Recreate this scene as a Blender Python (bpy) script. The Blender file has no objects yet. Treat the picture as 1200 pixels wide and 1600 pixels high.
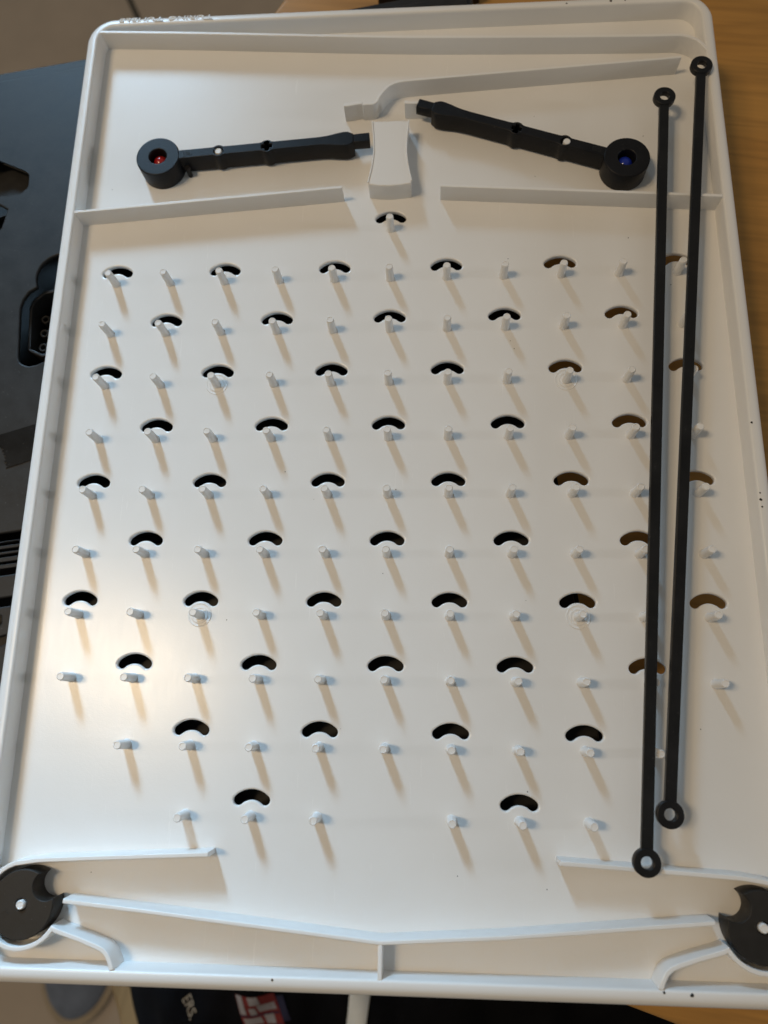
import bpy, bmesh, math, random
from mathutils import Matrix, Vector

S = 0.022                      # one peg pitch in metres; all shapes below are written in pitches
H = 0.378                      # height of walls and pegs above the board floor
scene = bpy.context.scene
COL = scene.collection
random.seed(4)
R = math.radians

# ------------------------------------------------------------------ camera
cam_d = bpy.data.cameras.new("camera")
cam = bpy.data.objects.new("camera", cam_d)
COL.objects.link(cam)
right = Vector((0.9981072827730094, 0.012745073789425937, -0.06016157552443142))
down = Vector((-0.0027758905401924884, -0.9679541030996619, -0.2511118251382002))
fwd = Vector((-0.06143408261859736, 0.2508035434092414, -0.9660866607640228))
loc = Vector((0.7030738734, -3.3991057561, 11.9279449136)) * S
m = Matrix((right, -down, -fwd)).transposed().to_4x4()
m.translation = loc
cam.matrix_world = m
cam_d.sensor_fit = 'VERTICAL'
cam_d.lens = 6.8
cam_d.sensor_height = 6.8 * 1600 / 1177.03
cam_d.sensor_width = cam_d.sensor_height * 0.75
cam_d.clip_start = 0.01
cam_d.clip_end = 50
cam_d.dof.use_dof = True
cam_d.dof.focus_distance = 12.2 * S
cam_d.dof.aperture_fstop = 2.4
scene.camera = cam

# ------------------------------------------------------------------ world, lamps, exposure
world = bpy.data.worlds.new("World")
scene.world = world
world.use_nodes = True
bg = world.node_tree.nodes["Background"]
bg.inputs[0].default_value = (1.0, 0.98, 0.91, 1)
bg.inputs[1].default_value = 0.165

def area_lamp(name, pos, aim, sx, sy, power, color, shape='RECTANGLE'):
    d = bpy.data.lights.new(name, 'AREA')
    d.shape = shape
    d.size = sx * S
    d.size_y = sy * S
    d.energy = power
    d.color = color
    o = bpy.data.objects.new(name, d)
    COL.objects.link(o)
    p = Vector(pos) * S
    o.location = p
    o.rotation_euler = (Vector(aim) * S - p).to_track_quat('-Z', 'Y').to_euler()
    return o

# cool daylight from a window beyond the table, warm ceiling lamp on the left, an added warm highlight light,
# and a weak far window low on the right
win = area_lamp("window_light", (-34, 71, 45), (-8.2, -5.4, 0), 14, 34, 1.12, (0.44, 0.72, 1.0))
win.data.spread = R(17)
def point_lamp(name, pos, r, power, color):
    d = bpy.data.lights.new(name, 'POINT')
    d.energy = power
    d.color = color
    d.shadow_soft_size = r * S
    o = bpy.data.objects.new(name, d)
    COL.objects.link(o)
    o.location = Vector(pos) * S
    return o
point_lamp("warm_light", (-24, -1.0, 54), 3.0, 13.0, (1.0, 0.755, 0.47))
point_lamp("warm_light", (-34, 2.4, 56), 4.4, 12.2, (1.0, 0.74, 0.46))  # added light, not a second bulb; places the warm highlight on the plate
area_lamp("far_window_light", (75, -1.5, 17), (0, -1.5, 0), 3, 8, 3.0, (0.95, 0.97, 1.0))

scene.view_settings.view_transform = 'Standard'
scene.view_settings.look = 'None'
scene.view_settings.exposure = 0
scene.view_settings.gamma = 1

# ------------------------------------------------------------------ materials
def mat(name):
    mt = bpy.data.materials.new(name)
    mt.use_nodes = True
    nt = mt.node_tree
    return mt, nt, nt.nodes["Principled BSDF"]

def mapped(nt, scale=(1, 1, 1), rot=(0, 0, 0)):
    tc = nt.nodes.new("ShaderNodeTexCoord")
    mp = nt.nodes.new("ShaderNodeMapping")
    mp.inputs["Scale"].default_value = scale
    mp.inputs["Rotation"].default_value = rot
    nt.links.new(tc.outputs["Object"], mp.inputs[0])
    return mp

def noise(nt, src, scale, detail=3, rough=0.5):
    n = nt.nodes.new("ShaderNodeTexNoise")
    n.inputs["Scale"].default_value = scale
    n.inputs["Detail"].default_value = detail
    n.inputs["Roughness"].default_value = rough
    nt.links.new(src.outputs[0], n.inputs[0])
    return n

def ramp(nt, src, stops, out="Fac"):
    r = nt.nodes.new("ShaderNodeValToRGB")
    while len(r.color_ramp.elements) < len(stops):
        r.color_ramp.elements.new(0.5)
    for e, (p, c) in zip(r.color_ramp.elements, stops):
        e.position = p
        e.color = c if len(c) == 4 else (*c, 1)
    nt.links.new(src.outputs[out], r.inputs[0])
    return r

def bump(nt, src, strength, dist, prev=None, out="Fac"):
    b = nt.nodes.new("ShaderNodeBump")
    b.inputs["Strength"].default_value = strength
    b.inputs["Distance"].default_value = dist
    nt.links.new(src.outputs[out], b.inputs["Height"])
    if prev:
        nt.links.new(prev.outputs[0], b.inputs["Normal"])
    return b

def g(v):
    return (v, v, v)

def make_white(name="white_plastic", scratched=True):
    mt, nt, p = mat(name)
    mp = mapped(nt)
    n1 = noise(nt, mp, 14, 4, 0.6)
    c = ramp(nt, n1, [(0.3, (0.765, 0.755, 0.735)), (0.7, (0.80, 0.795, 0.78))])
    nt.links.new(c.outputs[0], p.inputs["Base Color"])
    ms = mapped(nt, (1400, 70, 200), (0, 0, R(4)))
    n2 = noise(nt, ms, 1.0, 3, 0.7)
    r = ramp(nt, n2, [(0.3, g(0.23)), (0.75, g(0.28))])
    nt.links.new(r.outputs[0], p.inputs["Roughness"])
    n3 = noise(nt, mp, 2600, 2, 0.5)
    b1 = bump(nt, n3, 0.10, 0.00012)
    n4 = noise(nt, mp, 26, 2, 0.5)
    b2 = bump(nt, n4, 0.25, 0.0004, b1)
    if scratched:
        b2 = bump(nt, n2, 0.016, 0.0001, b2)
        n5 = noise(nt, mp, 900, 2, 0.6)
        b2 = bump(nt, n5, 0.10, 0.00016, b2)                       # orange peel of the moulding
        sc = mapped(nt, (520, 24, 100), (0, 0, R(-14)))
        n6 = noise(nt, sc, 1.0, 4, 0.75)
        s6 = ramp(nt, n6, [(0.66, g(0.0)), (0.74, g(0.22))])       # dull scuffs
        add = nt.nodes.new("ShaderNodeMath"); add.operation = 'ADD'
        nt.links.new(r.outputs[0], add.inputs[0]); nt.links.new(s6.outputs[0], add.inputs[1])
        nt.links.new(add.outputs[0], p.inputs["Roughness"])
    else:
        for l in list(p.inputs["Roughness"].links):
            nt.links.remove(l)
        p.inputs["Roughness"].default_value = 0.34
    nt.links.new(b2.outputs[0], p.inputs["Normal"])
    p.inputs["Specular IOR Level"].default_value = 0.5
    return mt

def make_black(name, col=(0.011, 0.011, 0.012), r0=0.36, r1=0.52, grain=1500, spec=0.5):
    mt, nt, p = mat(name)
    mp = mapped(nt)
    n1 = noise(nt, mp, 90, 4, 0.65)
    c = ramp(nt, n1, [(0.3, col), (0.75, tuple(v * 1.7 + 0.002 for v in col))])
    nd = noise(nt, mp, 1100, 2, 0.5)
    dm = ramp(nt, nd, [(0.70, g(0.0)), (0.80, g(0.5))])               # fine dust
    dx = nt.nodes.new("ShaderNodeMixRGB")
    nt.links.new(dm.outputs[0], dx.inputs[0]); nt.links.new(c.outputs[0], dx.inputs[1])
    dx.inputs[2].default_value = (0.10, 0.095, 0.09, 1)
    nt.links.new(dx.outputs[0], p.inputs["Base Color"])
    r = ramp(nt, n1, [(0.25, g(r0)), (0.8, g(r1))])
    nt.links.new(r.outputs[0], p.inputs["Roughness"])
    n2 = noise(nt, mp, grain, 2, 0.5)
    b = bump(nt, n2, 0.25, 0.0001)
    nt.links.new(b.outputs[0], p.inputs["Normal"])
    p.inputs["Specular IOR Level"].default_value = spec
    return mt

def make_plain(name, col, rough=0.5, var=0.15, sc=60, bstr=0.2, grain=600):
    mt, nt, p = mat(name)
    mp = mapped(nt)
    n1 = noise(nt, mp, sc, 4, 0.6)
    c = ramp(nt, n1, [(0.3, tuple(v * (1 - var) for v in col)), (0.7, tuple(min(1, v * (1 + var)) for v in col))])
    nt.links.new(c.outputs[0], p.inputs["Base Color"])
    p.inputs["Roughness"].default_value = rough
    n2 = noise(nt, mp, grain, 2, 0.5)
    b = bump(nt, n2, bstr, 0.0003)
    nt.links.new(b.outputs[0], p.inputs["Normal"])
    return mt

def make_wood(name, dark, light, rot=R(8), k=1.0):
    mt, nt, p = mat(name)
    base = mapped(nt, (k, k, k), (0, 0, rot))
    def stretched(sc):
        mp = nt.nodes.new("ShaderNodeMapping")
        mp.inputs["Scale"].default_value = sc
        nt.links.new(base.outputs[0], mp.inputs[0])
        return mp
    n0 = noise(nt, stretched((4, 22, 8)), 1.0, 4, 0.6)
    n1 = noise(nt, stretched((22, 420, 60)), 1.0, 3, 0.6)
    n2 = noise(nt, stretched((7, 95, 20)), 1.0, 2, 0.5)
    c0 = ramp(nt, n0, [(0.3, dark), (0.72, light)])
    c1 = ramp(nt, n2, [(0.40, g(1.0)), (0.47, g(0.74)), (0.54, g(1.0))])      # thin darker growth lines
    c2 = ramp(nt, n1, [(0.3, g(0.88)), (0.7, g(1.06))])
    mx = nt.nodes.new("ShaderNodeMixRGB"); mx.blend_type = 'MULTIPLY'; mx.inputs[0].default_value = 0.6
    nt.links.new(c0.outputs[0], mx.inputs[1]); nt.links.new(c1.outputs[0], mx.inputs[2])
    mx2 = nt.nodes.new("ShaderNodeMixRGB"); mx2.blend_type = 'MULTIPLY'; mx2.inputs[0].default_value = 1.0
    nt.links.new(mx.outputs[0], mx2.inputs[1]); nt.links.new(c2.outputs[0], mx2.inputs[2])
    nt.links.new(mx2.outputs[0], p.inputs["Base Color"])
    p.inputs["Roughness"].default_value = 0.5
    p.inputs["Specular IOR Level"].default_value = 0.35
    b = bump(nt, n1, 0.12, 0.0002)
    nt.links.new(b.outputs[0], p.inputs["Normal"])
    return mt

M_PLATE = make_white("white_plate_plastic")
M_WHITE = make_white("white_plastic", False)
M_LEVER = make_black("black_plastic", (0.006, 0.006, 0.007), 0.36, 0.5, 1500, 0.2)
M_DISC = make_black("black_disc_plastic", (0.012, 0.0105, 0.009), 0.5, 0.62, 1500, 0.35)
M_ROD = make_black("black_rod_plastic", (0.005, 0.005, 0.0055), 0.34, 0.48, 1500, 0.3)
M_DEEP = make_black("black_mark", (0.004, 0.004, 0.004), 0.5, 0.7)
M_CASE = make_black("black_tray_plastic", (0.015, 0.0145, 0.014), 0.44, 0.52, 900, 0.19)
M_TAPE = make_black("black_tape", (0.003, 0.003, 0.003), 0.3, 0.45, 500, 0.12)
M_RED = make_plain("red_plastic", (0.34, 0.012, 0.012), 0.16, 0.1, 60, 0.02)
M_BLUE = make_plain("blue_plastic", (0.012, 0.03, 0.32), 0.16, 0.1, 60, 0.02)
M_SPECK = make_plain("dark_grit", (0.015, 0.012, 0.01), 0.7)
M_WOOD = make_wood("maple_wood", (0.40, 0.198, 0.044), (0.49, 0.262, 0.066))
M_WOOD2 = make_wood("chair_wood", (0.24, 0.15, 0.065), (0.33, 0.21, 0.10), R(-80), 0.6)
M_FLOOR = make_plain("brown_grey_floor", (0.46, 0.385, 0.31), 0.65, 0.08, 9, 0.3, 120)
M_GAP = make_plain("dark_seam", (0.05, 0.045, 0.035), 0.7)
M_CLOTH = make_plain("black_cloth", (0.004, 0.004, 0.005), 0.95, 0.3, 40, 0.5, 900)
M_CLOTH.node_tree.nodes["Principled BSDF"].inputs["Specular IOR Level"].default_value = 0.1
M_CREAM = make_plain("cream_print", (0.34, 0.27, 0.19), 0.8, 0.15)
M_PRED = make_plain("red_print", (0.17, 0.016, 0.016), 0.8, 0.15)
M_PWHITE = make_plain("white_print", (0.28, 0.27, 0.29), 0.8, 0.15)
M_PBLUE = make_plain("navy_print", (0.012, 0.012, 0.04), 0.8, 0.15)
M_SLIP = make_plain("blue_grey_felt", (0.16, 0.19, 0.25), 0.9, 0.2, 40, 0.6, 500)
M_SOLE = make_plain("cream_sole", (0.38, 0.31, 0.22), 0.7, 0.1)
M_BROWN = make_plain("brown_leather", (0.08, 0.035, 0.015), 0.6, 0.2)
M_STRAP = make_plain("pale_strap", (0.70, 0.73, 0.73), 0.75, 0.06, 30, 0.5, 800)

# ------------------------------------------------------------------ mesh helpers
def link(name, me, mt, parent=None, locn=None, smooth=35):
    if mt:
        me.materials.clear()
        me.materials.append(mt)
    if smooth:
        for f in me.polygons:
            f.use_smooth = True
        me.set_sharp_from_angle(angle=R(smooth))
        for f in me.polygons:
            f.use_smooth = abs(f.normal.z) < 0.9995
    o = bpy.data.objects.new(name, me)
    COL.objects.link(o)
    if parent:
        o.parent = parent
    if locn:
        o.location = Vector(locn) * S
    return o

def empty(name, locn=(0, 0, 0), rz=0.0):
    o = bpy.data.objects.new(name, None)
    o.empty_display_size = 0.02
    COL.objects.link(o)
    o.location = Vector(locn) * S
    o.rotation_euler = (0, 0, rz)
    return o

def tag(o, label, cat, group=None):
    o["label"] = label
    o["category"] = cat
    if group:
        o["group"] = group
    return o

def prism_mesh(outer, holes=(), z0=0.0, z1=1.0, bevel=0.0, res=2):
    """flat outline (with holes) given thickness and softened edges; pitches in, metres out"""
    cu = bpy.data.curves.new("outline", 'CURVE')
    cu.dimensions = '2D'
    cu.fill_mode = 'BOTH'
    hh = (z1 - z0) / 2 - bevel
    cu.extrude = hh * S
    cu.bevel_depth = bevel * S
    cu.bevel_resolution = res
    cu.offset = -bevel * S
    for ring in [outer, *holes]:
        sp = cu.splines.new('POLY')
        sp.points.add(len(ring) - 1)
        for q, (x, y) in zip(sp.points, ring):
            q.co = (x * S, y * S, 0, 1)
        sp.use_cyclic_u = True
    tmp = bpy.data.objects.new("outline", cu)
    COL.objects.link(tmp)
    dg = bpy.context.evaluated_depsgraph_get()
    me = bpy.data.meshes.new_from_object(tmp.evaluated_get(dg))
    bpy.data.objects.remove(tmp)
    bpy.data.curves.remove(cu)
    me.transform(Matrix.Translation((0, 0, (z0 + z1) / 2 * S)))
    bm = bmesh.new(); bm.from_mesh(me)
    bmesh.ops.remove_doubles(bm, verts=bm.verts, dist=1e-6)
    bmesh.ops.recalc_face_normals(bm, faces=bm.faces)
    bm.to_mesh(me); bm.free()
    return me

def prism(name, outer, z0, z1, mt, parent=None, holes=(), bevel=0.0, locn=None, res=2):
    return link(name, prism_mesh(outer, holes, z0, z1, bevel, res), mt, parent, locn)

def circle(x, y, r, n=32, a0=0.0, a1=2 * math.pi):
    full = abs(a1 - a0 - 2 * math.pi) < 1e-6
    k = n if full else n - 1
    return [(x + r * math.cos(a0 + (a1 - a0) * i / k), y + r * math.sin(a0 + (a1 - a0) * i / k)) for i in range(n)]

def smooth_path(pts, n=6):
    out = []
    for i in range(len(pts) - 1):
        p0 = Vector(pts[max(i - 1, 0)]); p1 = Vector(pts[i]); p2 = Vector(pts[i + 1]); p3 = Vector(pts[min(i + 2, len(pts) - 1)])
        for k in range(n):
            t = k / n
            q = 0.5 * ((2 * p1) + (p2 - p0) * t + (2 * p0 - 5 * p1 + 4 * p2 - p3) * t * t + (3 * p1 - p0 - 3 * p2 + p3) * t ** 3)
            out.append((q.x, q.y))
    out.append(tuple(pts[-1]))
    return out

def strip(pts, left, right_=0.0):
    """polygon along a polyline, widened to its left and right"""
    L, Rr = [], []
    for i, p in enumerate(pts):
        p = Vector(p)
        d0 = (p - Vector(pts[i - 1])).normalized() if i > 0 else None
        d1 = (Vector(pts[i + 1]) - p).normalized() if i < len(pts) - 1 else None
        d0 = d0 or d1; d1 = d1 or d0
        n0 = Vector((-d0.y, d0.x)); n1 = Vector((-d1.y, d1.x))
        b = (n0 + n1).normalized()
        k = 1 / max(0.4, b.dot(n0))
        L.append(tuple(p + b * left * k)); Rr.append(tuple(p - b * right_ * k))
    return Rr + L[::-1]

def lathe_mesh(profile, n=28, cap=True):
    bm = bmesh.new()
    rings = []
    for r, z in profile:
        if r < 1e-6:
            rings.append([bm.verts.new((0, 0, z * S))])
        else:
            rings.append([bm.verts.new((r * S * math.cos(2 * math.pi * i / n), r * S * math.sin(2 * math.pi * i / n), z * S)) for i in range(n)])
    for a, b in zip(rings[:-1], rings[1:]):
        for i in range(n):
            j = (i + 1) % n
            if len(a) == 1 and len(b) == 1:
                continue
            if len(a) == 1:
                bm.faces.new((a[0], b[j], b[i]))
            elif len(b) == 1:
                bm.faces.new((a[i], a[j], b[0]))
            else:
                bm.faces.new((a[i], a[j], b[j], b[i]))
    bmesh.ops.recalc_face_normals(bm, faces=bm.faces)
    me = bpy.data.meshes.new("lathe")
    bm.to_mesh(me); bm.free()
    return me

def box_mesh(x0, x1, y0, y1, z0, z1, bev=0.0):
    bm = bmesh.new()
    bmesh.ops.create_cube(bm, size=1)
    bmesh.ops.scale(bm, vec=((x1 - x0) * S, (y1 - y0) * S, (z1 - z0) * S), verts=bm.verts)
    bmesh.ops.translate(bm, vec=((x0 + x1) / 2 * S, (y0 + y1) / 2 * S, (z0 + z1) / 2 * S), verts=bm.verts)
    if bev:
        bmesh.ops.bevel(bm, geom=list(bm.edges), offset=bev * S, segments=2, affect='EDGES')
    me = bpy.data.meshes.new("box")
    bm.to_mesh(me); bm.free()
    return me

def rounded_rect(x0, x1, y0, y1, r, n=10):
    pts = []
    for cx, cy, a in ((x1 - r, y0 + r, -90), (x1 - r, y1 - r, 0), (x0 + r, y1 - r, 90), (x0 + r, y0 + r, 180)):
        for i in range(n + 1):
            t = R(a + 90 * i / n)
            pts.append((cx + r * math.cos(t), cy + r * math.sin(t)))
    return pts

# ------------------------------------------------------------------ floor and table
ZT, ZF = -1.6, -35.7
floor = link("floor", box_mesh(-120, 120, -110, 160, ZF - 1.2, ZF - 0.05), M_GAP, None)
floor["kind"] = "structure"
fd = Vector((0.42, -0.907))                      # direction of the seams
fn = Vector((0.907, 0.42))
edges = [-92, -62, -32, 0.3, 34, 66, 98]
for a, b in zip(edges[:-1], edges[1:]):
    gap = 0.22
    base = Vector((-22.6, 49.2))
    q = [base + fn * (a + gap) + fd * -95, base + fn * (b - gap) + fd * -95, base + fn * (b - gap) + fd * 150, base + fn * (a + gap) + fd * 150]
    prism("floor_panel", [tuple(v) for v in q], ZF - 0.6, ZF, M_FLOOR, floor, bevel=0.05)

table = tag(empty("wooden_table", (6, 2, ZF)), "light maple wooden table under the white peg board", "table")
top = smooth_path([(40, -17), (20, -12.6), (9, -9.6), (4.4, -8.09), (3.2, -7.75), (0, -7.0), (-3.0, -6.3)], 4)
top += [(-3.4, -6.0), (-3.5, -4), (-2.87, 11.8), (-2.55, 12.35), (3.0, 40.0), (60, 40), (60, -17)]
prism("table_top", [(x - 6, y - 2) for x, y in top], ZT - 1.3 - ZF, ZT - ZF, M_WOOD, table, bevel=0.12, res=3)
for x, y in ((0.0, -3.5), (1.5, 33), (50, 33), (50, -11)):
    link("leg", box_mesh(x - 6 - 1.1, x - 6 + 1.1, y - 2 - 1.1, y - 2 + 1.1, 0, ZT - 1.25 - ZF, 0.1), M_WOOD, table)

# ------------------------------------------------------------------ black storage tray under the board
ZC = -0.55
tray = tag(empty("storage_tray", (-4, 2, ZT)), "black moulded plastic storage tray with cut-outs lying under the peg board", "tray")
TX, TY = -4, 2
def tl(pts):
    return [(x - TX, y - TY) for x, y in pts]
channel = smooth_path([(-11.5, 8.95), (-7.95, 7.23), (-7.40, 6.98)], 1) + [(-7.30, 6.90), (-7.27, 6.80), (-7.265, 6.56), (-7.30, 6.50), (-7.45, 6.36), (-8.8, 6.26), (-11.5, 6.2)]
hole_b = [(-11.0, 5.4), (-8.6, 6.02), (-8.2, 6.12), (-7.84, 6.18), (-7.66, 6.07), (-7.68, 5.9), (-7.72, 5.66), (-8.6, 4.2), (-11.0, 3.6)]
hexa = circle(-6.375, 4.54, 0.485, 20, R(-30), R(206)) + [(-6.84, 4.30), (-6.965, 4.215), (-7.05, 4.06), (-7.085, 3.90), (-7.08, 3.76), (-6.99, 2.86), (-6.96, 2.77), (-6.89, 2.71), (-6.757, 2.668), (-6.62, 2.70), (-6.4, 2.80), (-6.0, 2.95), (-5.6, 3.4), (-5.6, 4.1)]
grille = [(-10.5, -1.06), (-6.2, -0.44), (-3.0, -0.02), (-3.0, -0.78), (-6.2, -1.2), (-10.5, -1.82)]
lower = [(-10.5, -2.25), (-6.2, -1.60), (-3.0, -1.15), (-3.0, -1.29), (-6.2, -1.75), (-10.5, -2.4)]
hole_c = [(-8.8, -2.6), (-6.72, -1.93), (-6.62, -1.98), (-6.60, -2.1), (-6.68, -2.2), (-8.8, -2.9)]
hole_d = [(-9.0, -3.6), (-6.62, -2.34), (-6.5, -2.30), (-6.45, -2.42), (-9.0, -3.9)]
RX = lambda y: 3.05 - 0.13 * (y + 1.685)
outl = [(-12.5, -5.6), (-12.5, 8.47), (-6.585, 9.452), (RX(10.6), 10.95), (RX(-6.2), -6.2)]
prism("panel", tl(outl), ZC - 0.09 - ZT, ZC - ZT, M_CASE, tray,
      holes=[tl(h) for h in (channel, hole_b, hexa, grille, lower, hole_c, hole_d)], bevel=0.03, res=3)
prism("base", tl([(-12.45, -5.55), (-12.45, 8.4), (-6.59, 9.37), (RX(10.6) - 0.05, 10.88), (RX(-6.2) - 0.05, -6.15)]), 0.0, 0.12, M_CASE, tray, bevel=0.02)
prism("channel_floor", tl([(-11.8, 9.3), (-7.2, 7.05), (-7.1, 6.4), (-11.8, 4.9)]), 0.66, 0.74, M_CASE, tray)
out2 = [(-12.7, -5.8), (-12.7, 8.83), (-6.6, 9.84), (RX(10.6) + 0.12, 11.32), (RX(-6.2) + 0.12, -6.4)]
sk = prism_mesh(tl(out2), [tl([(-12.45, -5.55), (-12.45, 8.42), (-6.59, 9.39), (RX(10.6) - 0.06, 10.90), (RX(-6.2) - 0.06, -6.14)])], 0.0, ZC - 0.16 - ZT, 0.05)
link("flange", sk, M_CASE, tray)
for k, (t0, t1) in enumerate(((0.145, 0.175), (0.25, 0.33), (0.40, 0.46), (0.53, 0.64), (0.70, 0.80))):
    t0 *= 1.0; t1 *= 1.0
    a = [(-10.45, -1.06 - 0.76 * t0), (-3.05, -0.03 - 0.76 * t0), (-3.05, -0.03 - 0.76 * t1), (-10.45, -1.06 - 0.76 * t1)]
    prism("rib", tl(a), 0.5, ZC - 0.04 - ZT, M_CASE, tray, bevel=0.012)
# hexagonal insert in its pocket
ridge = [(-5.75, 4.25), (-6.60, 4.41), (-6.82, 4.36), (-7.02, 4.17), (-7.05, 4.02), (-6.965, 3.10), (-6.66, 2.96), (-5.8, 3.2)]
inn = [(-5.8, 4.17), (-6.59, 4.34), (-6.79, 4.30), (-6.96, 4.13), (-6.99, 4.0), (-6.91, 3.14), (-6.66, 3.03), (-5.85, 3.25)]
ins = tag(empty("socket_insert", (-6.4, 3.6, ZT + 0.121)), "black insert with a raised hexagonal ridge and hollow pins in the tray pocket", "insert")
il = lambda pts: [(x + 6.4, y - 3.6) for x, y in pts]
prism("ridge", il(ridge), 0.0, 0.70, M_CASE, ins, holes=[il(inn)], bevel=0.02)
prism("base", il([(-5.9, 4.1), (-6.6, 4.3), (-6.93, 4.1), (-6.88, 3.2), (-6.66, 3.08), (-5.9, 3.3)]), 0.0, 0.2, M_CASE, ins)
for x, y in ((-6.86, 3.86), (-6.845, 3.56), (-6.83, 3.26), (-6.68, 4.19)):
    prism("hollow_pin", circle(x + 6.4 + 0.06, y - 3.6, 0.085, 16), 0.2, 0.52, M_CASE, ins, holes=[circle(x + 6.4 + 0.06, y - 3.6, 0.05, 16)], bevel=0.012)
    link("web", box_mesh(x + 6.4 + 0.14, x + 6.4 + 0.5, y - 3.62, y - 3.58, 0.2, 0.5), M_CASE, ins)
# torn tape on the tray
tp = [(-9.6, 0.55), (-7.9, 1.06), (-6.35, 1.55), (-6.30, 1.0), (-6.45, 0.83), (-6.70, 0.74)]
for i in range(14):
    t = i / 13
    tp.append((-6.88 - 0.17 * t + (0.03 if i % 2 else -0.02) + random.uniform(-.015, .015), 0.67 + 0.42 * t))
tp += [(-7.3, 0.98), (-9.6, 0.25)]
tape = prism("tape_strip", [(x + 7, y - 1) for x, y in tp], 0.0, 0.012, M_TAPE, None, locn=(-7, 1, ZC + 0.001))
tag(tape, "shiny black tape with a torn edge stuck on the black tray", "tape")

# ------------------------------------------------------------------ the peg board
board = tag(empty("peg_board", (0, 0, 0)), "white plastic marble board with rows of pegs, curved slots and raised rails", "game board")
XI, YB, YT = 5.755, -7.0, 9.45

def slot_ring(cx, cy):
    r0, r1, a = 0.222, 0.376, R(43)
    rm, rc = (r0 + r1) / 2, (r1 - r0) / 2
    pts = []
    for i in range(15):
        t = R(90) + a - 2 * a * i / 14
        pts.append((cx + r1 * math.cos(t), cy + r1 * math.sin(t)))
    e = (cx + rm * math.cos(R(90) - a), cy + rm * math.sin(R(90) - a))
    for i in range(1, 8):
        t = R(90) - a - math.pi * i / 8
        pts.append((e[0] + rc * math.cos(t), e[1] + rc * math.sin(t)))
    for i in range(15):
        t = R(90) - a + 2 * a * i / 14
        pts.append((cx + r0 * math.cos(t), cy + r0 * math.sin(t)))
    e = (cx + rm * math.cos(R(90) + a), cy + rm * math.sin(R(90) + a))
    for i in range(1, 8):
        t = R(90) + a - math.pi - math.pi * i / 8
        pts.append((e[0] + rc * math.cos(t), e[1] + rc * math.sin(t)))
    return pts

pegs, slots = [(0, 6)], []
for r in range(1, 11):
    for c in range(1, 12):
        if r == 9 and c in (1, 11):
            continue
        if r == 10 and c not in (3, 4, 5, 7, 8, 9):
            continue
        pegs.append((r, c))
for r, c in pegs:
    if (r + c) % 2 == 0:
        slots.append(slot_ring(c - 6, 5 - r))
pl = rounded_rect(-XI - 0.12, XI + 0.12, YB - 0.12, YT + 0.12, 0.35)
prism("base_plate", pl, -0.10, 0.0, M_PLATE, board, holes=slots, bevel=0.028, res=3)

# rim: one profile swept round the board
prof = [(0.0, -0.05), (0.0, 0.0), (0.006, 0.33), (0.012, 0.360), (0.026, 0.376), (0.045, 0.380), (0.095, 0.378), (0.140, 0.367), (0.184, 0.340),
        (0.221, 0.296), (0.247, 0.231), (0.262, 0.14), (0.27, 0.0), (0.285, -0.545), (0.23, -0.549), (0.21, -0.3), (0.2, -0.05)]
path = rounded_rect(-XI, XI, YB, YT, 0.33, 12)
bm = bmesh.new()
nP = len(path)
rings = []
for i in range(nP):
    p = Vector(path[i]); a = Vector(path[i - 1]); b = Vector(path[(i + 1) % nP])
    d0 = (p - a).normalized(); d1 = (b - p).normalized()
    n0 = Vector((d0.y, -d0.x)); n1 = Vector((d1.y, -d1.x))
    nn = (n0 + n1).normalized(); k = 1 / nn.dot(n0)
    rings.append([bm.verts.new(((p.x + nn.x * d * k) * S, (p.y + nn.y * d * k) * S, z * S)) for d, z in prof])
for i in range(nP):
    A, B = rings[i], rings[(i + 1) % nP]
    for j in range(len(prof)):
        k = (j + 1) % len(prof)
        bm.faces.new((A[j], A[k], B[k], B[j]))
bmesh.ops.recalc_face_normals(bm, faces=bm.faces)
me = bpy.data.meshes.new("rim"); bm.to_mesh(me); bm.free()
link("rim", me, M_WHITE, board, smooth=50)

# pegs
peg_me = lathe_mesh([(0.085, -0.01), (0.078, 0.012), (0.071, 0.03), (0.066, 0.345), (0.062, 0.366), (0.052, H), (0.046, H), (0.043, 0.372), (0.0, 0.372)], 20)
first = None
for r, c in pegs:
    o = link("peg", peg_me if first else peg_me, M_WHITE if first is None else None, board, (c - 6, 5 - r, 0), smooth=40 if first is None else 0)
    first = first or o
for x, y in ((-3.17, 6.455), (3.155, 6.42), (-5.18, -6.21), (5.18, -6.225)):
    link("pivot_peg", peg_me, None, board, (x, y, 0.035), smooth=0)
col_me = lathe_mesh([(0.196, -0.002), (0.188, 0.007), (0.176, 0.007), (0.166, 0.001), (0.140, 0.001), (0.132, 0.009), (0.112, 0.009), (0.10, -0.002)], 32)
for k, (r, c) in enumerate(((3, 3), (3, 9), (7, 3), (7, 9))):
    link("peg_collar", col_me, M_WHITE if k == 0 else None, board, (c - 6, 5 - r, 0), smooth=40 if k == 0 else 0)

def rail(name, pts, t=0.055, z1=H, r=0.0, bevel=0.012):
    return prism(name, strip(pts, t, r), -0.02, z1, M_WHITE, board, bevel=bevel)

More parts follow.
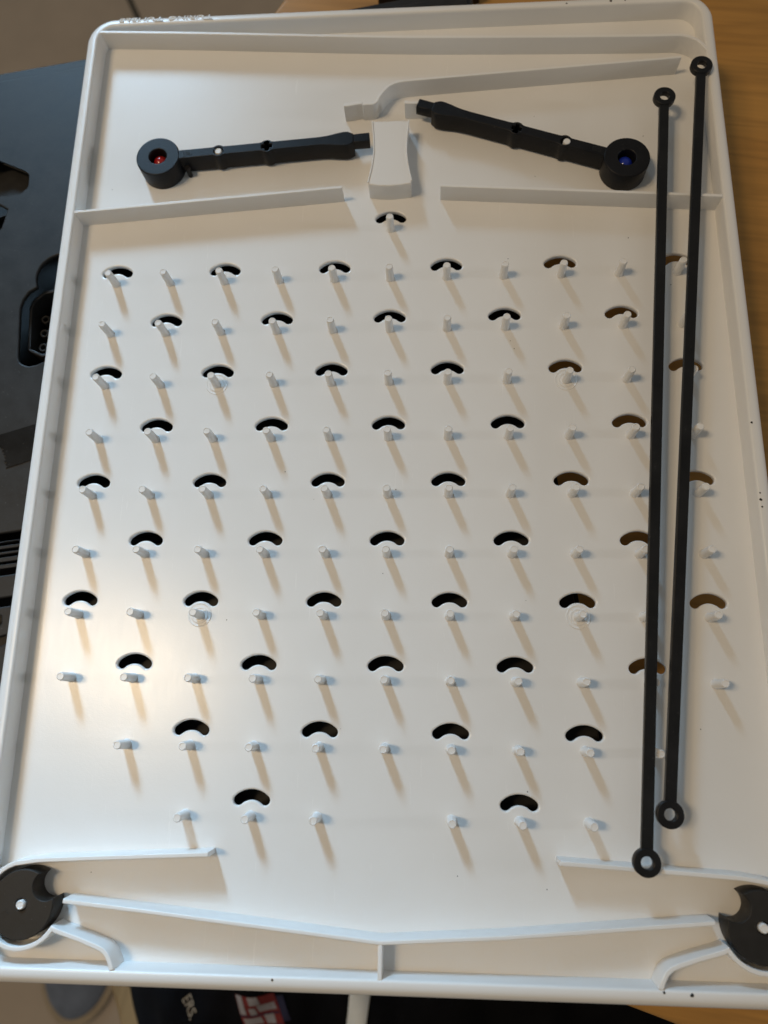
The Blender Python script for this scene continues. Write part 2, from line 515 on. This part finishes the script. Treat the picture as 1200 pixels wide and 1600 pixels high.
rail("rail", smooth_path([(-5.765, 9.30), (-3.88, 9.178), (-0.15, 8.90), (2.3, 8.775), (4.6, 8.683), (5.2, 8.668), (5.40, 8.645), (5.56, 8.575), (5.67, 8.475), (5.77, 8.31)], 5), 0.06)
rail("rail", [(-5.76, 5.24), (-0.86, 5.605)])
rail("rail", [(0.90, 5.58), (5.76, 5.208)])
rail("rail", smooth_path([(-0.875, 7.362), (-0.76, 7.372), (-0.64, 7.395), (-0.535, 7.402)], 4), 0.07)
rail("rail", smooth_path([(-0.525, 7.378), (-0.40, 7.382), (-0.315, 7.392), (-0.25, 7.445), (-0.20, 7.55), (-0.12, 7.68), (-0.02, 7.785), (0.10, 7.845), (0.25, 7.872)], 4) + [(0.46, 7.885), (2.83, 8.025), (5.31, 8.168)], 0.05)
rail("rail", [(0.25, 7.385), (0.66, 7.355)], 0.06)
# tapering ramp block with side lips
rl = smooth_path([(-0.340, 7.0), (-0.318, 6.75), (-0.300, 6.45), (-0.312, 6.2), (-0.35, 5.93), (-0.392, 5.72), (-0.385, 5.66)], 5)
rr = [(-x - 0.012, y) for x, y in rl]
prism("ramp_block", rl + [(-0.20, 5.630), (-0.01, 5.618), (0.18, 5.630)] + rr[::-1], -0.02, 0.385, M_WHITE, board, bevel=0.02)
for side in (rl, rr):
    pts = side[:-4]
    prism("ramp_lip", strip(pts, 0.012, 0.012), 0.37, 0.405, M_WHITE, board, bevel=0.008)

# rails and cups along the bottom
for s in (-1, 1):
    f = lambda pts: [(s * -x, y) for x, y in pts]     # written for the left side (x negative)
    cx, cy = -5.18, -6.215
    arc = circle(cx, cy, 0.57, 26, R(88), R(329))
    upper = [(-2.50, -5.484), (-2.62, -5.490), (-4.2, -5.572), (-4.9, -5.612), (-5.02, -5.62)]
    hook = [(-4.62, -6.540), (-4.3, -6.63), (-4.02, -6.722), (-3.93, -6.76), (-3.86, -6.82), (-3.80, -6.92), (-3.765, -7.01)]
    pts = upper + [(x, y) for x, y in arc[2:]] + hook
    q = strip(f(pts), 0.033, 0.033)
    prism("cup_rail", q, -0.02, H, M_WHITE, board, bevel=0.014)
V = [(-4.575, -6.150), (-3.23, -6.265), (-0.008, -6.560), (1.725, -6.447), (4.556, -6.185)]
prism("v_rail", strip(V, 0.032, 0.028), -0.02, H, M_WHITE, board, bevel=0.014)
prism("divider", strip([(-0.006, -6.58), (-0.008, -7.02)], 0.03, 0.03), -0.02, H - 0.004, M_WHITE, board, bevel=0.012)

# raised lettering on the far rim, upside down from here
tc = bpy.data.curves.new("lettering", 'FONT')
tc.body = "Turing Tumble"
for ch in tc.body_format:
    ch.use_small_caps = True
tc.small_caps_scale = 0.8
tc.size = 0.2 * S
tc.extrude = 0.011 * S
tc.space_character = 1.0
tc.align_x = 'CENTER'; tc.align_y = 'CENTER'
to = bpy.data.objects.new("lettering", tc); COL.objects.link(to)
tme = bpy.data.meshes.new_from_object(to.evaluated_get(bpy.context.evaluated_depsgraph_get()))
bpy.data.objects.remove(to)
xs = [v.co.x for v in tme.vertices]; wd = (max(xs) - min(xs)) / S
ys = [v.co.y for v in tme.vertices]; hd = (max(ys) - min(ys)) / S; ym = (max(ys) + min(ys)) / 2
tme.transform(Matrix.Translation((0, -ym, 0)))
tme.transform(Matrix.Diagonal((1.86 / wd, 0.17 / hd, 1, 1)))
let = link("raised_lettering", tme, M_WHITE, board, None, smooth=0)
let.location = Vector((-4.43, YT + 0.130, 0.367)) * S
let.rotation_euler = (R(19), 0, math.pi)

# grit specks on the rim
for x, y, r in ((4.125, 9.535, 0.028), (4.39, 9.53, 0.013), (3.3, 9.52, 0.018), (5.80, -0.11, 0.014), (5.80, -0.22, 0.024), (5.81, -0.335, 0.018), (5.80, 1.05, 0.02),
                (-1.49, -7.055, 0.018), (3.80, -7.04, 0.018), (4.165, -7.06, 0.026)):
    ring = [(r * random.uniform(.65, 1.2) * math.cos(t), r * random.uniform(.65, 1.2) * math.sin(t)) for t in [i * math.pi / 4 for i in range(8)]]
    prism("grit_speck", ring, 0, 0.004, M_SPECK, board, locn=(x, y, 0.3785))
for k in range(26):
    x, y = random.uniform(-5.4, 5.4), random.uniform(-6.3, 8.4)
    r = random.uniform(.005, .011)
    ring = [(r * random.uniform(.5, 1.2) * math.cos(t), r * random.uniform(.6, 1.3) * math.sin(t)) for t in [i * math.pi / 3 for i in range(6)]]
    prism("grit_speck", ring, 0, 0.002, M_SPECK, board, locn=(x, y, 0.0004))

# ------------------------------------------------------------------ levers with coloured balls
def lever(locn, rz, ball, label, pin):
    t = tag(empty("release_lever", locn, rz), label, "lever", "black release levers")
    prism("lever_head", circle(0, 0, 0.405, 56), 0.0, 0.405, M_LEVER, t, holes=[circle(0, 0, 0.158, 36)], bevel=0.022, res=3)
    b = lathe_mesh([(0.0, 0.03)] + [(0.148 * math.sin(R(a)), 0.178 - 0.148 * math.cos(R(a))) for a in range(15, 180, 11)] + [(0.0, 0.326)], 28)
    link("ball", b, ball, t)
    up = [(0.36, 0.094), (1.00, 0.092)]
    up += [(1.13 + 0.128 * math.cos(R(a)), 0.128 * math.sin(R(a))) for a in range(132, 40, -12)]
    up += [(1.28, 0.092), (1.90, 0.092)]
    up += [(2.03 + 0.135 * math.cos(R(a)), 0.135 * math.sin(R(a))) for a in range(132, 40, -12)]
    up += [(2.18, 0.092)] + smooth_path([(2.95, 0.092), (3.15, 0.105), (3.32, 0.135), (3.45, 0.152), (3.53, 0.150)], 3) + [(3.575, 0.125), (3.63, 0.095)]
    dn = [(x, -y) for x, y in up][::-1]
    plus = []
    a, w = 0.095, 0.036
    for sx, sy in ((1, 1), (-1, 1), (-1, -1), (1, -1)):
        arm = [(a * sx, w * sy), (w * sx, w * sy), (w * sx, a * sy)]
        plus += arm if sx * sy > 0 else arm[::-1]
    plus = [(2.03 + x, y) for x, y in plus]
    prism("arm", up + dn, 0.03, 0.40, M_LEVER, t, holes=[circle(1.13, 0, 0.08, 20), plus], bevel=0.016)
    prism("tongue", [(3.56, 0.088), (3.80, 0.092), (3.925, 0.092), (3.925, -0.092), (3.80, -0.092), (3.56, -0.088)], 0.19, 0.388, M_LEVER, t, bevel=0.014)
    mk = [(0.47, 0.048), (0.60, 0.048), (0.625, 0.03), (0.625, -0.03), (0.60, -0.048), (0.47, -0.048)]
    mi = [(0.482, 0.036), (0.595, 0.036), (0.612, 0.024), (0.612, -0.024), (0.595, -0.036), (0.482, -0.036)]
    em = prism("emblem", mk, 0.396, 0.404, M_DEEP, t, holes=[mi])
    for y in (-0.014, 0.016):
        link("emblem_bar", box_mesh(0.495, 0.600, y - 0.006, y + 0.006, 0.396, 0.404), M_DEEP, em)
    if pin:
        link("pin", lathe_mesh([(0.0, 0.0), (0.035, 0.0), (0.042, 0.008), (0.042, 0.24), (0.0, 0.24)], 16), M_LEVER, t, (0.50, -0.165, 0))
        link("pin_bracket", box_mesh(0.46, 0.54, -0.17, -0.05, 0.1, 0.22, 0.01), M_LEVER, t)
    return t

lever((-4.30, 6.385, 0), math.atan2(0.15, 2.03), M_RED, "black lever holding a red ball in its round head", True)
lever((4.185, 6.055, 0), math.pi - math.atan2(0.685, 1.9), M_BLUE, "black lever holding a blue ball in its round head", False)

# ------------------------------------------------------------------ long connecting rods
def rod(p0, p1, label):
    a, b = Vector(p0), Vector(p1)
    L = (a - b).length
    t = tag(empty("connecting_rod", (b.x, b.y, 0.3805)), label, "rod", "black connecting rods")
    t.rotation_euler = (0, 0, math.atan2(a.y - b.y, a.x - b.x))
    re, hw = 0.192, 0.081
    al = math.asin(hw / re)
    c0 = circle(0, 0, re, 36, al, 2 * math.pi - al)
    c1 = circle(L, 0, re, 36, -math.pi + al, math.pi - al)
    prism("bar", [(re * 0.8, hw), (L - re * 0.8, hw), (L - re * 0.8, -hw), (re * 0.8, -hw)], 0.0, 0.098, M_ROD, t, bevel=0.012)
    for x in (0, L):
        prism("eyelet", circle(x, 0, re, 44), 0.0, 0.112, M_ROD, t, holes=[circle(x, 0, 0.084, 28)], bevel=0.018)
    return t
rod((4.908, 7.245), (3.67, -5.43), "thin black rod with eyelets, one end lying over a short white rail")
rod((5.615, 7.895), (4.034, -4.80), "thin black rod with eyelets, its far end resting on the board rim")

# ------------------------------------------------------------------ notched discs at the bottom corners
def disc(s, cy, label):
    t = tag(empty("notched_disc", (s * 5.18, cy, 0.001)), label, "disc", "black notched discs")
    rd = 0.468
    nc = Vector((-s * 0.335, 0.250)); rn = 0.195
    d = nc.length; base = math.atan2(nc.y, nc.x)
    ang = math.acos((d * d + rd * rd - rn * rn) / (2 * d * rd))
    pts = circle(0, 0, rd, 60, base + ang, base + 2 * math.pi - ang)
    p_end, p_start = Vector(pts[-1]), Vector(pts[0])
    a0 = math.atan2(p_end.y - nc.y, p_end.x - nc.x); a1 = math.atan2(p_start.y - nc.y, p_start.x - nc.x)
    while a1 > a0: a1 -= 2 * math.pi
    pts += [(nc.x + rn * math.cos(a0 + (a1 - a0) * i / 22), nc.y + rn * math.sin(a0 + (a1 - a0) * i / 22)) for i in range(1, 22)]
    prism("body", pts, 0.015, 0.372, M_DISC, t, holes=[circle(0, 0, 0.082, 24)], bevel=0.014)
    em = link("emblem", box_mesh(-0.06, 0.06, -0.045, 0.045, 0.371, 0.374), M_DEEP, t, (s * 0.24, -0.12, 0))
    em.rotation_euler = (0, 0, R(30) * -s)
    for y in (-0.02, 0.02):
        link("emblem_bar", box_mesh(-0.045, 0.045, y - 0.007, y + 0.007, 0.3735, 0.378), M_DISC, em)
    return t
disc(-1, -6.21, "brownish black notched disc in the corner cup on the red ball side")
disc(1, -6.225, "deep black notched disc in the cup near the ends of the two rods")

# ------------------------------------------------------------------ black clip on the table beyond the board
clip = tag(empty("black_clip", (0.7, 12.1, ZT)), "black plastic clip lying on the table beyond the far rim", "clip")
prism("jaw", [(-1.12, -0.30), (-0.62, -0.20), (-0.50, -0.02), (-0.30, 0.25), (-0.2, 0.9), (-0.5, 0.9), (-0.6, 0.3), (-0.8, -0.06), (-1.1, -0.2)], 0.0, 0.35, M_ROD, clip, bevel=0.05)
prism("strap", smooth_path([(-0.62, -0.26), (-0.2, -0.16), (0.2, -0.12), (0.55, -0.22)], 4) + smooth_path([(0.6, -0.08), (0.2, 0.06), (-0.2, 0.03), (-0.62, -0.05)], 4), 0.0, 0.16, M_TAPE, clip, bevel=0.03)
prism("body", [(0.5, -0.32), (1.12, -0.3), (1.1, 0.9), (0.62, 0.9)], 0.0, 0.45, M_ROD, clip, bevel=0.06)

# ------------------------------------------------------------------ chair with clothes, slipper
ZS = -15.0
chair = tag(empty("wooden_chair", (-0.5, -16, ZF)), "wooden chair below the near edge of the board with clothes on it", "chair")
seat = smooth_path([(-10.0, 7.0), (-9.75, 5.2), (-9.2, 3.62), (-8.82, 2.67), (-8.0, 0.2), (-7.2, -4.0), (-6.0, -6.6), (-3.0, -7.4), (3.0, -7.4), (6.6, -6.6), (8.2, -4.0), (9.4, 0.2), (9.9, 3.6), (9.9, 7.0)], 4)
prism("seat", seat, ZS - 0.9 - ZF, ZS - ZF, M_WOOD2, chair, bevel=0.2, res=3)
for x in (-6.6, 6.6):
    for y in (-5.6, 6.0):
        link("leg", lathe_mesh([(0.0, 0.0), (0.55, 0.0), (0.85, ZS - 0.85 - ZF), (0.0, ZS - 0.85 - ZF)], 18), M_WOOD2, chair, (x, y, 0))

def cloth_z(x, y):
    return 2.55 + 0.30 * math.sin(x * 0.9 + 0.7 * math.sin(y * 0.8)) + 0.22 * math.sin(x * 2.3 + y * 1.1) + 0.1 * math.sin(x * 5.1 - y * 2.0)
garment = tag(empty("black_shirt", (-0.3, -16, ZS)), "black shirt with cream letters and red white print heaped on the chair", "clothing")
bm = bmesh.new()
nx, ny = 90, 60
X0, X1, Y0, Y1 = -8.75, 9.2, -7.0, 6.6
grid = []
for j in range(ny + 1):
    row = []
    for i in range(nx + 1):
        u, v = i / nx, j / ny
        x = X0 + (X1 - X0) * u; y = Y0 + (Y1 - Y0) * v
        edge = min(u * 17, (1 - u) * 17, v * 14, (1 - v) * 14)
        k = 1 - math.exp(-edge * 1.6)
        x2 = x + 0.25 * math.sin(y * 1.3) * (1 - k) + (1 - u) * 0.36 * max(0, 4.4 - y)
        row.append(bm.verts.new((x2 * S, y * S, cloth_z(x, y) * k * S)))
    grid.append(row)
for j in range(ny):
    for i in range(nx):
        bm.faces.new((grid[j][i], grid[j][i + 1], grid[j + 1][i + 1], grid[j + 1][i]))
me = bpy.data.meshes.new("cloth"); bm.to_mesh(me); bm.free()
link("cloth", me, M_CLOTH, garment, smooth=80)

def drape(name, me, mt, dz):
    for v in me.vertices:
        v.co.z = (cloth_z(v.co.x / S, v.co.y / S) + dz) * S
    return link(name, me, mt, garment, smooth=0)

def patch(name, quad, mt, dz, n=8):
    """thin print that follows the folds of the cloth"""
    a, b, c, d = [Vector(q) for q in quad]
    vs, fs = [], []
    for j in range(n + 1):
        for i in range(n + 1):
            u, v = i / n, j / n
            p = (a * (1 - u) + b * u) * (1 - v) + (d * (1 - u) + c * u) * v
            vs.append((p.x * S, p.y * S, 0))
    for j in range(n):
        for i in range(n):
            k = j * (n + 1) + i
            fs.append((k, k + 1, k + n + 2, k + n + 1))
    me = bpy.data.meshes.new(name); me.from_pydata(vs, [], fs)
    return drape(name, me, mt, dz)

gc = bpy.data.curves.new("glyph", 'FONT'); gc.body = "ERS."; gc.size = 0.34 * S
go = bpy.data.objects.new("glyph", gc); COL.objects.link(go)
gme = bpy.data.meshes.new_from_object(go.evaluated_get(bpy.context.evaluated_depsgraph_get()))
bpy.data.objects.remove(go)
gme.transform(Matrix.Translation((-6.22 * S, 4.36 * S, 0)) @ Matrix.Rotation(math.atan2(-0.64, 0.42), 4, 'Z'))
drape("printed_letters", gme, M_CREAM, 0.06)
pu, pv = Vector((1.04, -0.03)), Vector((0.40, -0.90))      # across and down the red and white print
po = Vector((-4.60, 4.62))
def pq(u0, u1, v0, v1):
    return [tuple(po + pu * u0 + pv * v0), tuple(po + pu * u1 + pv * v0), tuple(po + pu * u1 + pv * v1), tuple(po + pu * u0 + pv * v1)]
patch("print_ground", pq(0, 1.0, 0, 1.8), M_PRED, 0.05)
for q in ((0.02, 0.2, 0.0, 0.5), (0.36, 0.62, 0.0, 0.24), (0.30, 0.46, 0.32, 0.52), (0.52, 0.94, 0.26, 0.46), (0.06, 0.5, 0.62, 0.82), (0.58, 0.82, 0.56, 0.84), (0.1, 0.66, 0.94, 1.12), (0.72, 0.96, 0.92, 1.3), (0.1, 0.6, 1.2, 1.5)):
    patch("print_block", pq(*q), M_PWHITE, 0.07, 4)
for q in ((0.0, 0.98, 0.53, 0.57), (0.05, 0.98, 0.86, 0.90), (1.02, 1.2, 0.1, 0.8)):
    patch("print_line", pq(*q), M_PBLUE, 0.085, 4)

# pale strap over the clothes
strap = tag(empty("pale_strap", (-1.4, -11.9, ZS)), "pale grey fabric strap lying across the black shirt", "strap")
sv, sf = [], []
ns = 24
for k in range(ns + 1):
    y = 1.4 - 3.2 * k / ns
    for x, dz in ((-0.30 - 0.03 * y * y, 0.10), (-0.12, 0.24), (0.16, 0.24), (0.27 + 0.02 * y, 0.10), (0.24, 0.02), (-0.27, 0.02)):
        X = x + 0.10 * y
        sv.append((X * S, y * S, (cloth_z(X - 1.1, y + 4.1) + dz) * S))
for k in range(ns):
    for i in range(6):
        j = (i + 1) % 6
        sf.append((k * 6 + i, k * 6 + j, (k + 1) * 6 + j, (k + 1) * 6 + i))
sf += [tuple(range(6)), tuple(ns * 6 + i for i in range(5, -1, -1))]
sme = bpy.data.meshes.new("ribbon"); sme.from_pydata(sv, [], sf)
link("ribbon", sme, M_STRAP, strap, smooth=60)

# slipper on the floor
sl = tag(empty("slipper", (-19.4, -17.9, ZF)), "blue-grey felt slipper with a cream sole edge on the floor", "slipper")
foot = [(-2.05, 3.2), (-2.15, 1.0), (-2.0, -0.8), (-1.45, -2.2), (-0.55, -3.0), (0.35, -2.95), (1.2, -2.3), (1.8, -1.2), (2.0, 0.2), (1.85, 3.2), (1.5, 7.0), (0.9, 8.6), (-0.5, 8.7), (-1.5, 7.4)]
foot = [(x * 1.12, y * 1.05) for x, y in foot]
foot = smooth_path(foot + [foot[0]], 4)[:-1]
prism("sole", foot, 0.0, 0.55, M_SOLE, sl, bevel=0.12)
bm = bmesh.new()
rings = []
for k in range(9):
    t = k / 8
    sc = math.cos(t * math.pi / 2) ** 0.55
    rings.append([bm.verts.new(((x * 0.86 * sc) * S, ((y - 1.5) * 0.90 * sc + 1.5) * S, (0.5 + 1.1 * math.sin(t * math.pi / 2)) * S)) for x, y in foot])
for a, b in zip(rings[:-1], rings[1:]):
    for i in range(len(foot)):
        j = (i + 1) % len(foot)
        bm.faces.new((a[i], a[j], b[j], b[i]))
me = bpy.data.meshes.new("upper"); bm.to_mesh(me); bm.free()
link("upper", me, M_SLIP, sl, smooth=60)
